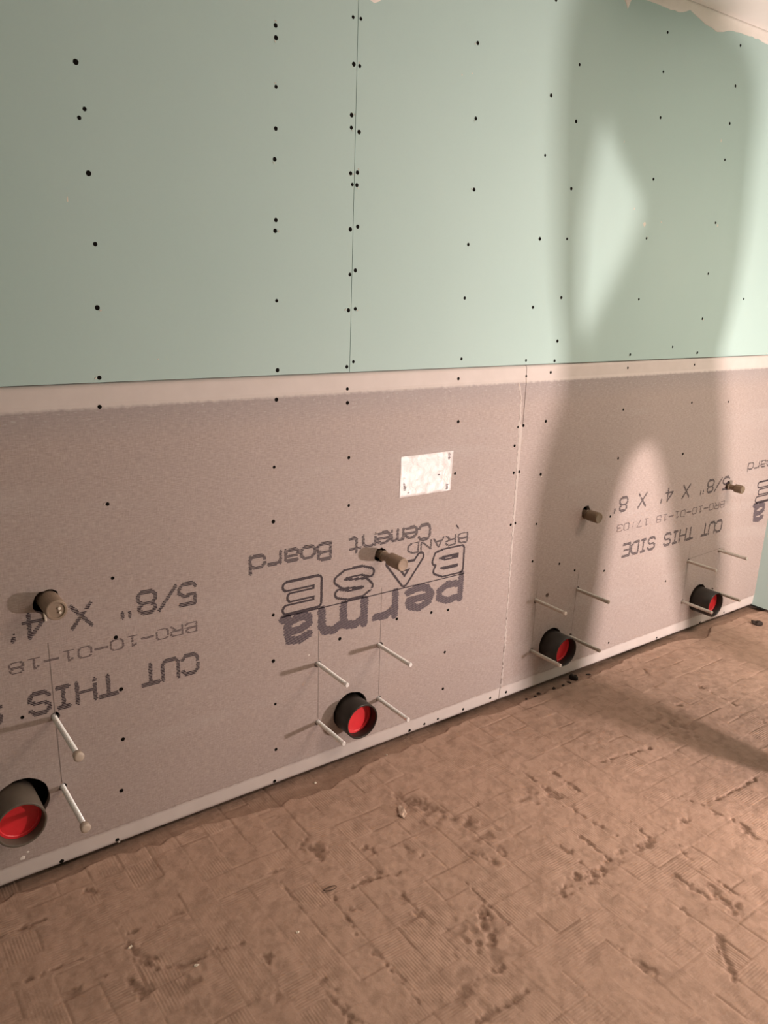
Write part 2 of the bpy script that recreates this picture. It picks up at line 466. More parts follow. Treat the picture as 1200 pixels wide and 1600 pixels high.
def ycem(z):
    d = min(z - .003, HB - z)
    if d > .056: return 0.0
    if d > .045: return .0022 * (.056 - d) / .011
    if d > .012: return .0022 + .0012 * (.045 - d) / .033
    return .0034 + .006 * ((.012 - d) / .012) ** 2
cuts = [.003 + d for d in (.003, .006, .009, .012, .045, .056)] + [HB - d for d in (.003, .006, .009, .012, .045, .056)]
cb1 = board('cement_board', -.50, XS - .0012, .003, HB, holes1, M_CEM, ycem, cuts, .016, wall, 'long grey cement board left of the vertical seam with upside-down bold print')
cb2 = board('cement_board', XS + .0012, XR, .003, HB, holes2, M_CEM, ycem, cuts, .016, wall, 'grey cement board right of the vertical seam, lying partly in a soft shadow')

XG = 1.2405
ygr = lambda z: -.0002
gb1 = board('green_board', -1.2, XG - .0008, HB + .0024, ZC, [], M_GREEN, ygr, [], .0158, wall, 'green moisture-resistant drywall sheet left of the thin vertical joint')
gb2 = board('green_board', XG + .0008, XR, HB + .0024, ZC, [], M_GREEN, ygr, [], .0158, wall, 'green moisture-resistant drywall sheet right of the thin vertical joint')
board('green_board', XL, -1.2016, HB + .0024, ZC, [], M_GREEN, ygr, [], .0158, wall, 'green drywall sheet beyond the left edge of view')
board('cement_board', XL, -.5024, .003, HB, [], M_CEM, ycem, cuts, .016, wall, 'grey cement board beyond the left edge of view')

# ---- taped ceiling joint with a ragged lower edge
low = [(XL, 2.335), (-1.2, 2.34), (-.6, 2.33), (.0, 2.337), (.6, 2.342), (1.2, 2.338), (1.8, 2.345), (2.18, 2.347), (2.20, 2.340), (2.235, 2.318), (2.247, 2.300), (2.258, 2.322), (2.27, 2.345), (2.366, 2.345), (2.42, 2.341), (2.503, 2.344), (2.53, 2.35),
       (2.564, 2.360), (2.60, 2.352), (2.63, 2.345), (2.66, 2.337), (2.697, 2.333), (2.73, 2.329), (2.767, 2.334), (2.80, 2.345), (2.843, 2.350), (2.946, 2.355), (3.056, 2.351), (3.3, 2.345), (3.5, 2.350), (XR, 2.345)]
fine = []
for (a, b), (c, d) in zip(low[:-1], low[1:]):
    n = max(1, int((c - a) / .02))
    for i in range(n):
        t = i / n
        fine.append((a + (c - a) * t, b + (d - b) * t + random.uniform(-.0025, .0025)))
fine.append(low[-1])
bm = bmesh.new()
rows = []
for x, z in fine:
    rows.append([bm.verts.new((x, -.0002, z)), bm.verts.new((x, -.0016, z + .0025)), bm.verts.new((x, -.0026, z + .012)), bm.verts.new((x, -.0045, ZC - .006)), bm.verts.new((x, -.009, ZC - .0003)), bm.verts.new((x, .001, ZC - .0003)), bm.verts.new((x, .001, z))])
for a, b in zip(rows[:-1], rows[1:]):
    for i in range(7):
        j = (i + 1) % 7
        bm.faces.new((a[i], a[j], b[j], b[i]))
jc = obj('joint_compound', bm, M_COMP, wall, True)
jc['label'] = 'pale taped joint compound with ragged lower edge under the ceiling'

def blob(name, pts, m, parent, y=-.0015, label=None):
    bm = bmesh.new()
    cx = sum(p[0] for p in pts) / len(pts); cz = sum(p[1] for p in pts) / len(pts)
    o_ = [bm.verts.new((x, -.0001, z)) for x, z in pts]
    i_ = [bm.verts.new((cx + (x - cx) * .6, y, cz + (z - cz) * .6)) for x, z in pts]
    b_ = [bm.verts.new((x, .0006, z)) for x, z in pts]
    n = len(pts)
    for k in range(n):
        j = (k + 1) % n
        bm.faces.new((o_[k], o_[j], i_[j], i_[k])); bm.faces.new((b_[k], b_[j], o_[j], o_[k]))
    bm.faces.new(i_); bm.faces.new(b_)
    o = obj(name, bm, m, parent, False)
    if label: o['label'] = label
    return o
blob('compound_smear', [(1.258, 2.160), (1.262, 2.135), (1.272, 2.126), (1.288, 2.121), (1.303, 2.128), (1.315, 2.137), (1.318, 2.160), (1.29, 2.172)], M_COMP, gb2)
# small pale chips torn out of the paper
for x, z, a, b in ((1.586, 2.011, .004, .004), (1.622, 2.020, .004, .003), (2.457, 1.688, .010, .013), (2.392, 1.732, .005, .005), (.519, 1.603, .003, .010), (2.846, 2.0, .006, .008), (2.90, 1.712, .008, .008), (2.55, 1.70, .005, .006), (2.30, 1.93, .004, .004), (.70, 1.22 + .05, .003, .003)):
    pts = [(x + a * random.uniform(.5, 1) * math.cos(k * 1.05), z + b * random.uniform(.5, 1) * math.sin(k * 1.05)) for k in range(6)]
    blob('paper_nick', pts, M_TORN, gb1 if x < XG else gb2, -.0006)

for x, z, r, par in ((.304, .066, .008, cb1), (.316, .078, .004, cb1), (1.120, .400, .004, cb1)):
    n = 11
    pts = [(x + r * random.uniform(.55, 1.1) * math.cos(2 * math.pi * k / n), z + .8 * r * random.uniform(.5, 1.1) * math.sin(2 * math.pi * k / n)) for k in range(n)]
    blob('chipped_cement', pts, M_COMP, par, -.0008)
# ---- crumbly paste along the cement board seam
bm = bmesh.new()
prev = None
pz = np.linspace(1.165, .052, 150)
for z in pz:
    cxm = np.interp(z, [.05, .23, .5, .8, 1.0, 1.06, 1.11, 1.15, 1.17], [1.944, 1.942, 1.936, 1.930, 1.925, 1.921, 1.919, 1.908, 1.902])
    w = .0032 + .0044 * random.random() ** 2 + (.002 if .95 < z < 1.1 else 0)
    jx = random.uniform(-.0025, .0025)
    yy = -.0009 - .0012 * random.random()
    r = [bm.verts.new((cxm + jx - w, .0003, z)), bm.verts.new((cxm + jx - w * .3, yy, z)), bm.verts.new((cxm + jx + w * .4, yy * .8, z)), bm.verts.new((max(cxm + jx + w, XS + .0022 if z < 1.02 else 0), .0003, z))]
    if prev:
        for i in range(3): bm.faces.new((prev[i], prev[i + 1], r[i + 1], r[i]))
    prev = r
sf = obj('seam_filler', bm, M_FILL, wall)
sf['label'] = 'crumbly pale paste along the vertical cement board seam'

# ---- screws: one head mesh, many copies
G1 = [(0.554, 1.867), (0.566, 1.782), (0.554, 1.764), (0.566, 1.659), (0.571, 1.518), (0.567, 1.385), (0.562, 1.232), (1.012, 2.02), (1.013, 1.995), (1.013, 1.893), (1.012, 1.803), (1.009, 1.735), (1.012, 1.598), (1.01, 1.573), (1.014, 1.407), (1.016, 1.234), (1.226, 2.079), (1.231, 1.977), (1.228, 1.862), (1.228, 1.833), (1.229, 1.726), (1.235, 1.7), (1.232, 1.591), (1.234, 1.478), (1.232, 1.386), (1.231, 1.236)]
G2 = [(1.249, 2.08), (1.249, 1.976), (1.252, 1.826), (1.25, 1.73), (1.249, 1.7), (1.255, 1.599), (1.251, 1.489), (1.254, 1.39), (1.252, 1.249), (1.636, 2.097), (1.646, 1.911), (1.656, 1.726), (1.647, 1.576), (1.646, 1.425), (1.648, 1.247), (1.927, 2.26), (1.94, 2.013), (1.936, 1.848), (1.944, 1.609), (1.939, 1.402), (1.928, 1.235), (2.052, 2.114), (2.06, 1.959), (2.067, 1.766), (2.069, 1.616), (2.068, 1.434), (2.069, 1.295), (2.064, 1.23), (2.459, 2.277), (2.461, 2.162), (2.475, 2.026), (2.477, 1.834), (2.478, 1.642), (2.476, 1.436), (2.464, 1.242), (2.882, 2.315), (2.886, 2.186), (2.884, 2.062), (2.886, 1.94), (2.884, 1.721), (2.883, 1.538), (2.887, 1.37), (2.885, 1.24), (2.717, 1.265), (3.158, 1.449)]
C1 = [(0.559, 1.166), (0.563, 0.937), (0.564, 0.751), (0.563, 0.595), (0.568, 0.451), (0.565, 0.309), (0.553, 0.161), (0.334, 0.446), (0.535, 0.015), (0.393, 0.013), (1.013, 1.158), (1.236, 1.175), (1.236, 1.137), (1.643, 1.187), (1.651, 1.055), (1.245, 0.981), (1.249, 0.84), (1.006, 0.979), (1.003, 0.828), (1.651, 0.89), (1.917, 1.018), (1.908, 0.956), (1.914, 0.863), (1.921, 0.68), (1.002, 0.555), (1.002, 0.413), (1.008, 0.274), (1.01, 0.123), (1.228, 0.426), (1.443, 0.441), (1.585, 0.431), (1.658, 0.424), (1.655, 0.271), (1.657, 0.133), (1.521, 0.015), (1.585, 0.019), (1.645, 0.019), (1.762, 0.02), (1.893, 0.025), (1.007, 0.014)]
C2 = [(1.938, 1.184), (1.942, 1.021), (1.94, 0.864), (1.942, 0.682), (2.054, 1.192), (2.464, 1.194), (2.882, 1.193), (2.049, 1.028), (2.463, 1.042), (2.897, 1.043), (3.163, 1.031), (2.048, 0.843), (2.467, 0.858), (2.885, 0.835), (2.461, 0.631), (2.049, 0.663), (2.047, 0.524), (2.194, 0.488), (2.285, 0.445), (2.463, 0.409), (2.891, 0.281), (1.973, 0.025), (2.549, 0.081), (2.89, 0.017), (3.22, 0.012), (3.413, 0.019)]
def screw_mesh(m_head, m_torn, torn):
    bm = bmesh.new()
    n = 12
    ro = [bm.verts.new((.0056 * math.cos(2 * math.pi * i / n), .0004, .0056 * math.sin(2 * math.pi * i / n))) for i in range(n)]
    ri = [bm.verts.new((.0048 * math.cos(2 * math.pi * i / n), -.0005, .0048 * math.sin(2 * math.pi * i / n))) for i in range(n)]
    c = bm.verts.new((0, -.0007, 0))
    for i in range(n):
        j = (i + 1) % n
        bm.faces.new((ro[i], ro[j], ri[j], ri[i])); bm.faces.new((ri[i], ri[j], c))
    if torn:   # lifted crumb of paper beside the head
        t = [bm.verts.new((-.0065 + a, -.0012 - b, .0045 + d)) for a, b, d in ((-.003, 0, .001), (.001, .0008, .003), (.003, 0, .0015), (-.001, -.001, -.001))]
        bm.faces.new(t).material_index = 1
    bmesh.ops.recalc_face_normals(bm, faces=bm.faces)
    me = bpy.data.meshes.new('screw'); bm.to_mesh(me); bm.free()
    me.materials.append(m_head); me.materials.append(m_torn)
    return me
SC = [screw_mesh(M_SCREW, M_TORN, False), screw_mesh(M_SCREW, M_TORN, True)]
for L, par, yo in ((G1, gb1, ygr), (G2, gb2, ygr), (C1, cb1, ycem), (C2, cb2, ycem)):
    for i, (x, z) in enumerate(L):
        o = bpy.data.objects.new('screw', SC[1 if random.random() < .25 else 0])
        s = random.uniform(.80, 1.10)
        o.location = (x, yo(max(z, .006)) - .0001, z); o.scale = (s, 1, s)
        o.rotation_euler = (0, random.uniform(0, 6), 0)
        link(o, par)

# ------------------------------------------------------------------ ink-jet printing on the boards
G = {}
def gl(ch, *strokes): G[ch] = strokes
gl('C', [(1, .8), (.8, 1), (.2, 1), (0, .8), (0, .2), (.2, 0), (.8, 0), (1, .2)])
gl('U', [(0, 1), (0, .2), (.2, 0), (.8, 0), (1, .2), (1, 1)])
gl('T', [(0, 1), (1, 1)], [(.5, 1), (.5, 0)])
gl('H', [(0, 0), (0, 1)], [(1, 0), (1, 1)], [(0, .5), (1, .5)])
gl('I', [(.2, 1), (.8, 1)], [(.5, 1), (.5, 0)], [(.2, 0), (.8, 0)])
gl('S', [(1, .82), (.8, 1), (.2, 1), (0, .85), (0, .65), (.2, .53), (.8, .47), (1, .35), (1, .15), (.8, 0), (.2, 0), (0, .18)])
gl('D', [(0, 0), (0, 1), (.65, 1), (1, .75), (1, .25), (.65, 0), (0, 0)])
gl('E', [(1, 1), (0, 1), (0, 0), (1, 0)], [(0, .5), (.8, .5)])
gl('5', [(.95, 1), (.08, 1), (.04, .52), (.7, .6), (1, .42), (1, .2), (.75, 0), (.2, 0), (0, .15)])
gl('/', [(0, 0), (1, 1)])
gl('8', [(.25, .54), (.05, .7), (.05, .85), (.25, 1), (.75, 1), (.95, .85), (.95, .7), (.75, .54), (.25, .54), (0, .38), (0, .16), (.22, 0), (.78, 0), (1, .16), (1, .38), (.75, .54)])
gl('"', [(.3, 1), (.3, .78)], [(.7, 1), (.7, .78)])
gl("'", [(.35, 1), (.3, .78)])
gl('X', [(0, 0), (1, 1)], [(0, 1), (1, 0)])
gl('4', [(.72, 0), (.72, 1), (0, .32), (1, .32)])
gl('B', [(0, 0), (0, 1), (.7, 1), (.92, .88), (.92, .66), (.7, .53), (0, .53)], [(.7, .53), (1, .4), (1, .14), (.75, 0), (0, 0)])
gl('R', [(0, 0), (0, 1), (.75, 1), (1, .85), (1, .62), (.75, .48), (0, .48)], [(.5, .48), (1, 0)])
gl('O', [(.2, 0), (0, .2), (0, .8), (.2, 1), (.8, 1), (1, .8), (1, .2), (.8, 0), (.2, 0)])
G['0'] = G['O']
gl('-', [(0, .48), (1, .48)])
gl('1', [(.2, .82), (.5, 1), (.5, 0)], [(.15, 0), (.85, 0)])
gl('7', [(0, 1), (1, 1), (.35, 0)])
gl(':', [(.5, .72), (.5, .64)], [(.5, .2), (.5, .12)])
gl('3', [(0, .85), (.2, 1), (.75, 1), (.95, .85), (.95, .66), (.7, .53), (.35, .53)], [(.7, .53), (1, .38), (1, .16), (.78, 0), (.2, 0), (0, .15)])
gl('A', [(0, 0), (.5, 1), (1, 0)], [(.2, .36), (.8, .36)])
gl('N', [(0, 0), (0, 1), (1, 0), (1, 1)])
gl('e', [(0, .36), (1, .36), (1, .52), (.75, .68), (.25, .68), (0, .5), (0, .18), (.22, 0), (.95, .02)])
gl('m', [(0, 0), (0, .68)], [(0, .6), (.15, .68), (.4, .68), (.5, .58), (.5, 0)], [(.5, .6), (.65, .68), (.9, .68), (1, .55), (1, 0)])
gl('n', [(0, 0), (0, .68)], [(0, .58), (.25, .68), (.75, .68), (1, .52), (1, 0)])
gl('t', [(.35, .95), (.35, .12), (.5, 0), (.9, .02)], [(.05, .68), (.85, .68)])
gl('o', [(.22, 0), (0, .18), (0, .5), (.22, .68), (.78, .68), (1, .5), (1, .18), (.78, 0), (.22, 0)])
gl('a', [(.1, .66), (.75, .68), (.95, .55), (.95, 0)], [(.95, .38), (.25, .4), (.02, .28), (.02, .12), (.2, 0), (.7, 0), (.95, .14)])
gl('r', [(.1, 0), (.1, .68)], [(.1, .5), (.4, .68), (.95, .66)])
gl('d', [(1, 1), (1, 0)], [(1, .12), (.75, 0), (.22, 0), (0, .18), (0, .5), (.22, .68), (.75, .68), (1, .55)])
# bold word in lower case, drawn at x-height one
BOLD = {
 'p': ([[(.10, -.10), (.10, .96)], [(.10, .86), (.60, .92), (.88, .72), (.88, .42), (.60, .22), (.12, .30)]]),
 'e': ([[(.10, .50), (.90, .52), (.84, .76), (.52, .92), (.18, .74), (.10, .42), (.28, .12), (.58, .06), (.92, .16)]]),
 'r': ([[(.16, .0), (.16, .95)], [(.16, .58), (.48, .86), (.92, .84)]]),
 'm': ([[(.08, 0), (.08, .95)], [(.08, .72), (.26, .90), (.44, .84), (.50, .64), (.50, 0)], [(.50, .70), (.68, .90), (.86, .84), (.92, .64), (.92, 0)]]),
 'a': ([[(.14, .80), (.44, .94), (.78, .86), (.82, .60), (.82, .0)], [(.80, .54), (.40, .54), (.14, .38), (.16, .12), (.46, .04), (.80, .22)], [(.82, .06), (.98, .02)]]),
}
OUTL = {
 'B': ([[(.16, .15), (.16, .85)], [(.16, .85), (.62, .85), (.80, .72), (.74, .54), (.16, .52)], [(.62, .52), (.84, .38), (.80, .20), (.62, .15), (.16, .15)]]),
 'A': ([[(.12, .10), (.50, .86)], [(.88, .10), (.50, .86)], [(.28, .32), (.72, .32)]]),
 'S': ([[(.84, .74), (.62, .86), (.32, .86), (.16, .72), (.26, .56), (.74, .46), (.86, .30), (.70, .15), (.34, .14), (.14, .26)]]),
 'E': ([[(.86, .86), (.16, .86), (.16, .14), (.86, .14)], [(.16, .50), (.76, .50)]]),
}
def seg_dist(px, py, strokes):
    best = np.full(px.shape, 9.0)
    for st in strokes:
        for (ax, ay), (bx, by) in zip(st[:-1], st[1:]):
            dx, dy = bx - ax, by - ay
            t = np.clip(((px - ax) * dx + (py - ay) * dy) / (dx * dx + dy * dy + 1e-12), 0, 1)
            best = np.minimum(best, np.hypot(px - ax - t * dx, py - ay - t * dy))
    return best

def ink_runs(bm, strokes, xr, zb, w, h, rows, half, inner=None, fill=.72, jit=.0012, vmax=1.05, vmin=-.12, yv=-.00045, drop=.03):
    """Strokes in unit cells become rows of short ink dashes. The board hangs upside down:
    reading direction is -x and the letters' up is -z. half / inner are metres."""
    sm = [[(a * w, b * h) for a, b in st] for st in strokes]
    pitch = h / rows
    r0 = int(math.floor(vmin * rows)) - 1; r1 = int(math.ceil(vmax * rows)) + 1
    sx = np.arange(-half * 1.5, w + half * 1.5, .0006)
    for r in range(r0, r1 + 1):
        v = r * pitch
        d = seg_dist(sx, np.full(sx.shape, v), sm)
        on = d < half
        if inner is not None: on &= d > inner
        k = 0
        while k < len(sx):
            if on[k]:
                j = k
                while j + 1 < len(sx) and on[j + 1]: j += 1
                if random.random() > drop or sx[j] - sx[k] > .012:
                    a = sx[k] + random.uniform(-jit, jit); b = sx[j] + .0006 + random.uniform(-jit, jit)
                    if b - a < .0022: b = a + .0022
                    z0 = zb - v - pitch * fill / 2; z1 = z0 + pitch * fill
                    vs_ = [bm.verts.new((xr - a, yv, z0)), bm.verts.new((xr - b, yv, z0)), bm.verts.new((xr - b, yv, z1)), bm.verts.new((xr - a, yv, z1))]
                    bm.faces.new(vs_)
                k = j + 1
            else:
                k += 1

def text_line(s, xr, zb, pitch, cw, h, rows, half, parent, m, label, fill=.72, xmin=-9, skip=None, jit=.0012, drop=.03):
    bm = bmesh.new()
    for i, ch in enumerate(s):
        if ch == ' ' or ch not in G: continue
        x = xr - i * pitch
        if x > XR - .01 or x < xmin: continue
        ink_runs(bm, G[ch], x, zb, cw, h, rows, half, fill=fill, jit=jit, drop=drop)
    # keep the print on its own board
    bad = [f for f in bm.faces if any(v.co.x > XR - .001 for v in f.verts)]
    bmesh.ops.delete(bm, geom=bad, context='FACES')
    o = obj('printed_text', bm, m, parent)
    o['label'] = label
    return o

# left board
text_line('5/8" X 4\' X 8\'', .775, .699, .0535, .045, .056, 14, .0046, cb1, M_INK, 'upside-down printed size line')
text_line('BRO-10-01-18 17:03', .774, .589, .0388, .030, .027, 9, .0026, cb1, M_INK3, 'faint upside-down printed date code', jit=.0008)
text_line('CUT THIS SIDE', .775, .498, .0540, .043, .053, 13, .0048, cb1, M_INK, 'upside-down printed cutting note')
text_line('Cement Board', 1.560, .738, .0530, .044, .047, 12, .0045, cb1, M_INK, 'upside-down printed product words')
text_line('BRAND', 1.722, .685, .0515, .040, .031, 10, .0031, cb1, M_INK, 'small upside-down printed word')
# right board
D2 = 2.488
text_line('5/8" X 4\' X 8\'', 3.268, .697, .0592, .047, .053, 14, .0042, cb2, M_INK, 'upside-down printed size line')
text_line('BRO-10-01-18 17:03', 3.258, .588, .0420, .032, .028, 9, .0024, cb2, M_INK3, 'faint upside-down printed date code', jit=.0008)
text_line('CUT THIS SIDE', 3.264, .499, .0545, .044, .050, 13, .0045, cb2, M_INK, 'upside-down printed cutting note')
text_line('Cement Board', 1.560 + D2 - .008, .742, .0535, .044, .042, 11, .0032, cb2, M_INK, 'end of upside-down printed product words')

def logo(dx, dz, parent, only=None):
    bm = bmesh.new()
    for ch, xr, xl in (('p', 1.719, 1.600), ('e', 1.592, 1.474), ('r', 1.449, 1.350), ('m', 1.330, 1.148), ('a', 1.134, 1.030)):
        if only and ch not in only: continue
        w = xr - xl
        ink_runs(bm, BOLD[ch], xr + dx, .535 + dz, w, .082, 24, .0125 if ch != 'm' else .0135, fill=.74, jit=.0025, drop=.02, vmax=1.15, vmin=-.18)
    o = obj('printed_text', bm, M_INK2, parent); o['label'] = 'bold solid upside-down printed word'
    bm = bmesh.new()
    for ch, xr, xl in (('B', 1.724, 1.566), ('A', 1.545, 1.388), ('S', 1.356, 1.196), ('E', 1.170, 1.026)):
        if only and ch not in only: continue
        w = xr - xl
        ink_runs(bm, OUTL[ch], xr + dx, .645 + dz, w, .098, 34,     .0172, .0098, fill=.9, jit=.0006, drop=.02, vmax=1.1)
    z = .5415 + dz
    x0, x1 = (1.029, 1.719) if not only else (1.03, 1.15)
    n = 60
    for i in range(n):
        a = x0 + (x1 - x0) * i / n; b = x0 + (x1 - x0) * (i + 1) / n
        bm.faces.new([bm.verts.new((a + dx, -.00045, z - .0017)), bm.verts.new((b + dx, -.00045, z - .0017)), bm.verts.new((b + dx, -.00045, z + .0017)), bm.verts.new((a + dx, -.00045, z + .0017))])
    o = obj('printed_text', bm, M_INK, parent); o['label'] = 'outlined upside-down printed word with a line'
logo(0, 0, cb1)
logo(D2, -.004, cb2, ('a', 'E'))
bm = bmesh.new()
bm.faces.new([bm.verts.new((x, -.0005, z)) for x, z in ((1.668, .716), (1.672, .719), (1.684, .705), (1.680, .702))])
obj('ink_mark', bm, M_INK, cb1)
# layout lines drawn through the rods
bm = bmesh.new()
def pencil(bm, x0, z0, x1, z1, w=.0007):
    d = Vector((x1 - x0, z1 - z0)).normalized(); nx_, nz_ = -d.y * w, d.x * w
    bm.faces.new([bm.verts.new((x, -.0004, z)) for x, z in ((x0 - nx_, z0 - nz_), (x1 - nx_, z1 - nz_), (x1 + nx_, z1 + nz_), (x0 + nx_, z0 + nz_))])
pencil(bm, 1.152, .47, 1.155, .18); pencil(bm, 1.379, .56, 1.382, .19)
pencil(bm, .405, .62, .409, .24, .0009)
obj('pencil_line', bm, M_PENCIL, cb1)
bm = bmesh.new()
pencil(bm, 2.085, .44, 2.086, .18); pencil(bm, 2.31, .44, 2.305, .19); pencil(bm, 3.04, .42, 3.042, .17); pencil(bm, 3.04, .354, 3.27, .362, .0008)
obj('pencil_line', bm, M_PENCIL, cb2)

# ------------------------------------------------------------------ foil label
st = empty('foil_label', (1.533, -.0005, .838))
tag(st, 'crinkled silvery foil sticker on the grey cement board', 'sticker')
bm = bmesh.new()
nxx, nzz = 40, 26
vv = {}
for i in range(nxx + 1):
    for j in range(nzz + 1):
        x = -.101 + .203 * i / nxx; z = .127 * j / nzz
        x += (.003 * j / nzz) if i == nxx else 0
        e = min(i, nxx - i, j, nzz - j)
        wv = 0 if e == 0 else .0010 * (vnoise(np.array([x + 3]), np.array([z + 3]), .016, 31)[0] + vnoise(np.array([x + 3]), np.array([z + 3]), .035, 32)[0])
        vv[i, j] = bm.verts.new((x, -.0004 - wv, z))
for i in range(nxx):
    for j in range(nzz):
        bm.faces.new((vv[i, j], vv[i + 1, j], vv[i + 1, j + 1], vv[i, j + 1]))
sheet = obj('sheet', bm, M_FOIL, st, True)
bm = bmesh.new()
def dash(bm, x, z, w, h):
    bm.faces.new([bm.verts.new(p) for p in ((x, -.0027, z), (x + w, -.0027, z), (x + w, -.0027, z + h), (x, -.0027, z + h))])
for x, z, n in ((.082, .102, 5), (.080, .006, 4), (-.090, .022, 6)):
    for k in range(n):
        dash(bm, x + random.uniform(0, .003), z + k * .0045, random.uniform(.004, .010), .0022)
dash(bm, .045, .055, .008, .003); dash(bm, -.072, .012, .008, .002)
obj('printed_text', bm, M_INK3, st)

# ------------------------------------------------------------------ drain pipes
names = ['drain pipe stub with red plug cut off by the left edge of the photo',
         'drain pipe stub with red plug below the bold printed words',
         'drain pipe stub with red plug just right of the vertical board seam',
         'drain pipe stub with red plug nearest the green corner']
for k, c in enumerate(CARR):
    t = empty('drain_pipe', (c['x'], 0, c['z']))
    tag(t, ('dusty ' if k == 0 else 'black ') + names[k], 'pipe', 'capped drain pipe stubs')
    L = c['L']; ro, ri = .0572, .0515
    bm = bmesh.new()
    lathe_y(bm, [(.085, ro), (-L + .0015, ro), (-L, ro - .0015), (-L, ri + .0012), (-L + .0015, ri), (.085, ri)], 48, close=True)
    obj('pipe_wall', bm, M_IRON2 if k == 0 else M_IRON, t, False)
    for p in t.children[0].data.polygons: p.use_smooth = abs(p.normal.y) < .5
    dpt = [.028, .030, .032, .027][k]
    bm = bmesh.new()
    lathe_y(bm, [(-L + dpt + .012, ri - .0005), (-L + dpt, ri - .0005), (-L + dpt, ri - .006), (-L + dpt + .002, ri - .008), (-L + dpt + .002, 0)], 40)
    o = obj('test_plug', bm, M_RED, t); o['label'] = 'recessed red plug'

# ------------------------------------------------------------------ threaded mounting rods
def rod_mesh(L, r=.0068, n=12):
    bm = bmesh.new()
    prof = [(.07, r * .86)]
    pitch = .0026
    y = .01
    while y > -L + .004:
        prof += [(y, r * .80), (y - pitch * .35, r), (y - pitch * .65, r)]
        y -= pitch
    prof += [(-L + .0015, r * .86), (-L, r * .62), (-L, 0)]
    lathe_y(bm, prof, n)
    return bm
where = [['upper right rod of the left-edge drain, above the cut-off red plug', 'lower right rod of the left-edge drain, beside the cut-off red plug', None, None],
         ['upper left of four bright rods around the drain under the bold print', 'upper right of four bright rods around the drain under the bold print', 'lower left of four bright rods around the drain under the bold print', 'lower right of four bright rods around the drain under the bold print'],
         ['upper left of four rods around the drain right of the seam', 'upper right of four rods around the drain right of the seam', 'lower left of four rods around the drain right of the seam', 'lower right of four rods around the drain right of the seam'],
         ['upper left of four rods around the drain nearest the green corner', 'upper right of four rods around the drain nearest the green corner', 'lower left of four rods around the drain nearest the green corner', 'lower right of four rods around the drain nearest the green corner, half hidden']]
for k, c in enumerate(CARR):
    for i, (x, z, L) in enumerate(c['rods']):
        w = where[k][i]
        if w is None: continue
        t = empty('mounting_rod', (x, 0, z))
        tag(t, ('capped ' if k == 0 else '') + w, 'threaded rod', 'threaded mounting rods sticking out of the wall')
        o = obj('threaded_shaft', rod_mesh(L - (.012 if k == 0 else .004)), M_ZINC if k < 2 else M_ZINC2, t, False)
        if k == 0:
            bm = bmesh.new()
            lathe_y(bm, [(-L + .016, .0068), (-L + .016, .0105), (-L + .002, .0118), (-L, .0105), (-L - .001, .006), (-L - .001, 0)], 20)
            o = obj('end_cap', bm, M_CAPP, t, True); o['label'] = 'pale plastic end cap'
        else:
            bm = bmesh.new()
            lathe_y(bm, [(-L + .010, .0050), (-L + .010, .0070), (-L + .0015, .0070), (-L, .0058), (-L, 0)], 14)
            obj('rod_tip', bm, M_ZINC if k < 2 else M_ZINC2, t, False)

# ------------------------------------------------------------------ water supply stubs
vl = ['short brown supply pipe stub above the drain cut off by the left edge',
      'long brown capped supply pipe stub poking through the outlined print',
      'brown capped supply pipe stub left of the printed size line in the shadow',
      'thin-necked brown capped supply stub nearest the green corner']
for k, v in enumerate(VALV):
    t = empty('supply_stub', (v['x'], 0, v['z']))
    tag(t, vl[k], 'pipe stub', 'capped water supply stubs')
    L = v['L']
    m = M_BRASS2 if k in (0, 1) else M_BRASS
    if k == 0:
        bm = bmesh.new(); lathe_y(bm, [(.06, .0245), (-L + .004, .0245), (-L + .001, .0238), (-L, .022), (-L, .0185), (-L + .003, .0175), (-L + .003, 0)], 32)
        obj('pipe', bm, m, t)
        bm = bmesh.new(); tube(bm, [(.006, -L + .006, .004), (.006, -L - .001, .004)], .0035, 8); tube(bm, [(.007, -L + .006, -.006), (.007, -L - .001, -.006)], .003, 8)
        obj('plug_lug', bm, M_CHIP, t)
    else:
        nr, cr, y1 = [(0, 0, 0), (.0135, .0205, -.046), (.0145, .0205, -.018), (.0115, .0185, -.038)][k]
        bm = bmesh.new(); lathe_y(bm, [(.06, nr), (y1 + .001, nr)], 24)
        obj('neck', bm, m, t)
        for p in t.children[0].data.polygons: p.use_smooth = True
        bm = bmesh.new(); lathe_y(bm, [(y1 + .003, nr * .9), (y1 + .003, cr * .92), (y1, cr), (-L + .006, cr), (-L + .001, cr * .93), (-L, cr * .82), (-L + .001, cr * .6), (-L + .0015, 0)], 28 if k != 3 else 8)
        obj('cap', bm, m, t)
        bm = bmesh.new(); lathe_y(bm, [(.002, nr), (-.004, nr), (-.006, nr * 1.25), (-.010, nr * 1.25), (-.012, nr)], 20)
        obj('collar', bm, M_BRASS, t)
    if k == 0:
        bm = bmesh.new(); tube(bm, [(-.014, -.003, -.024), (-.012, -.002, -.045)], .0028, 6)
        o = obj('sealant_drip', bm, M_CHIP, t); o['label'] = 'pale drip below the pipe'

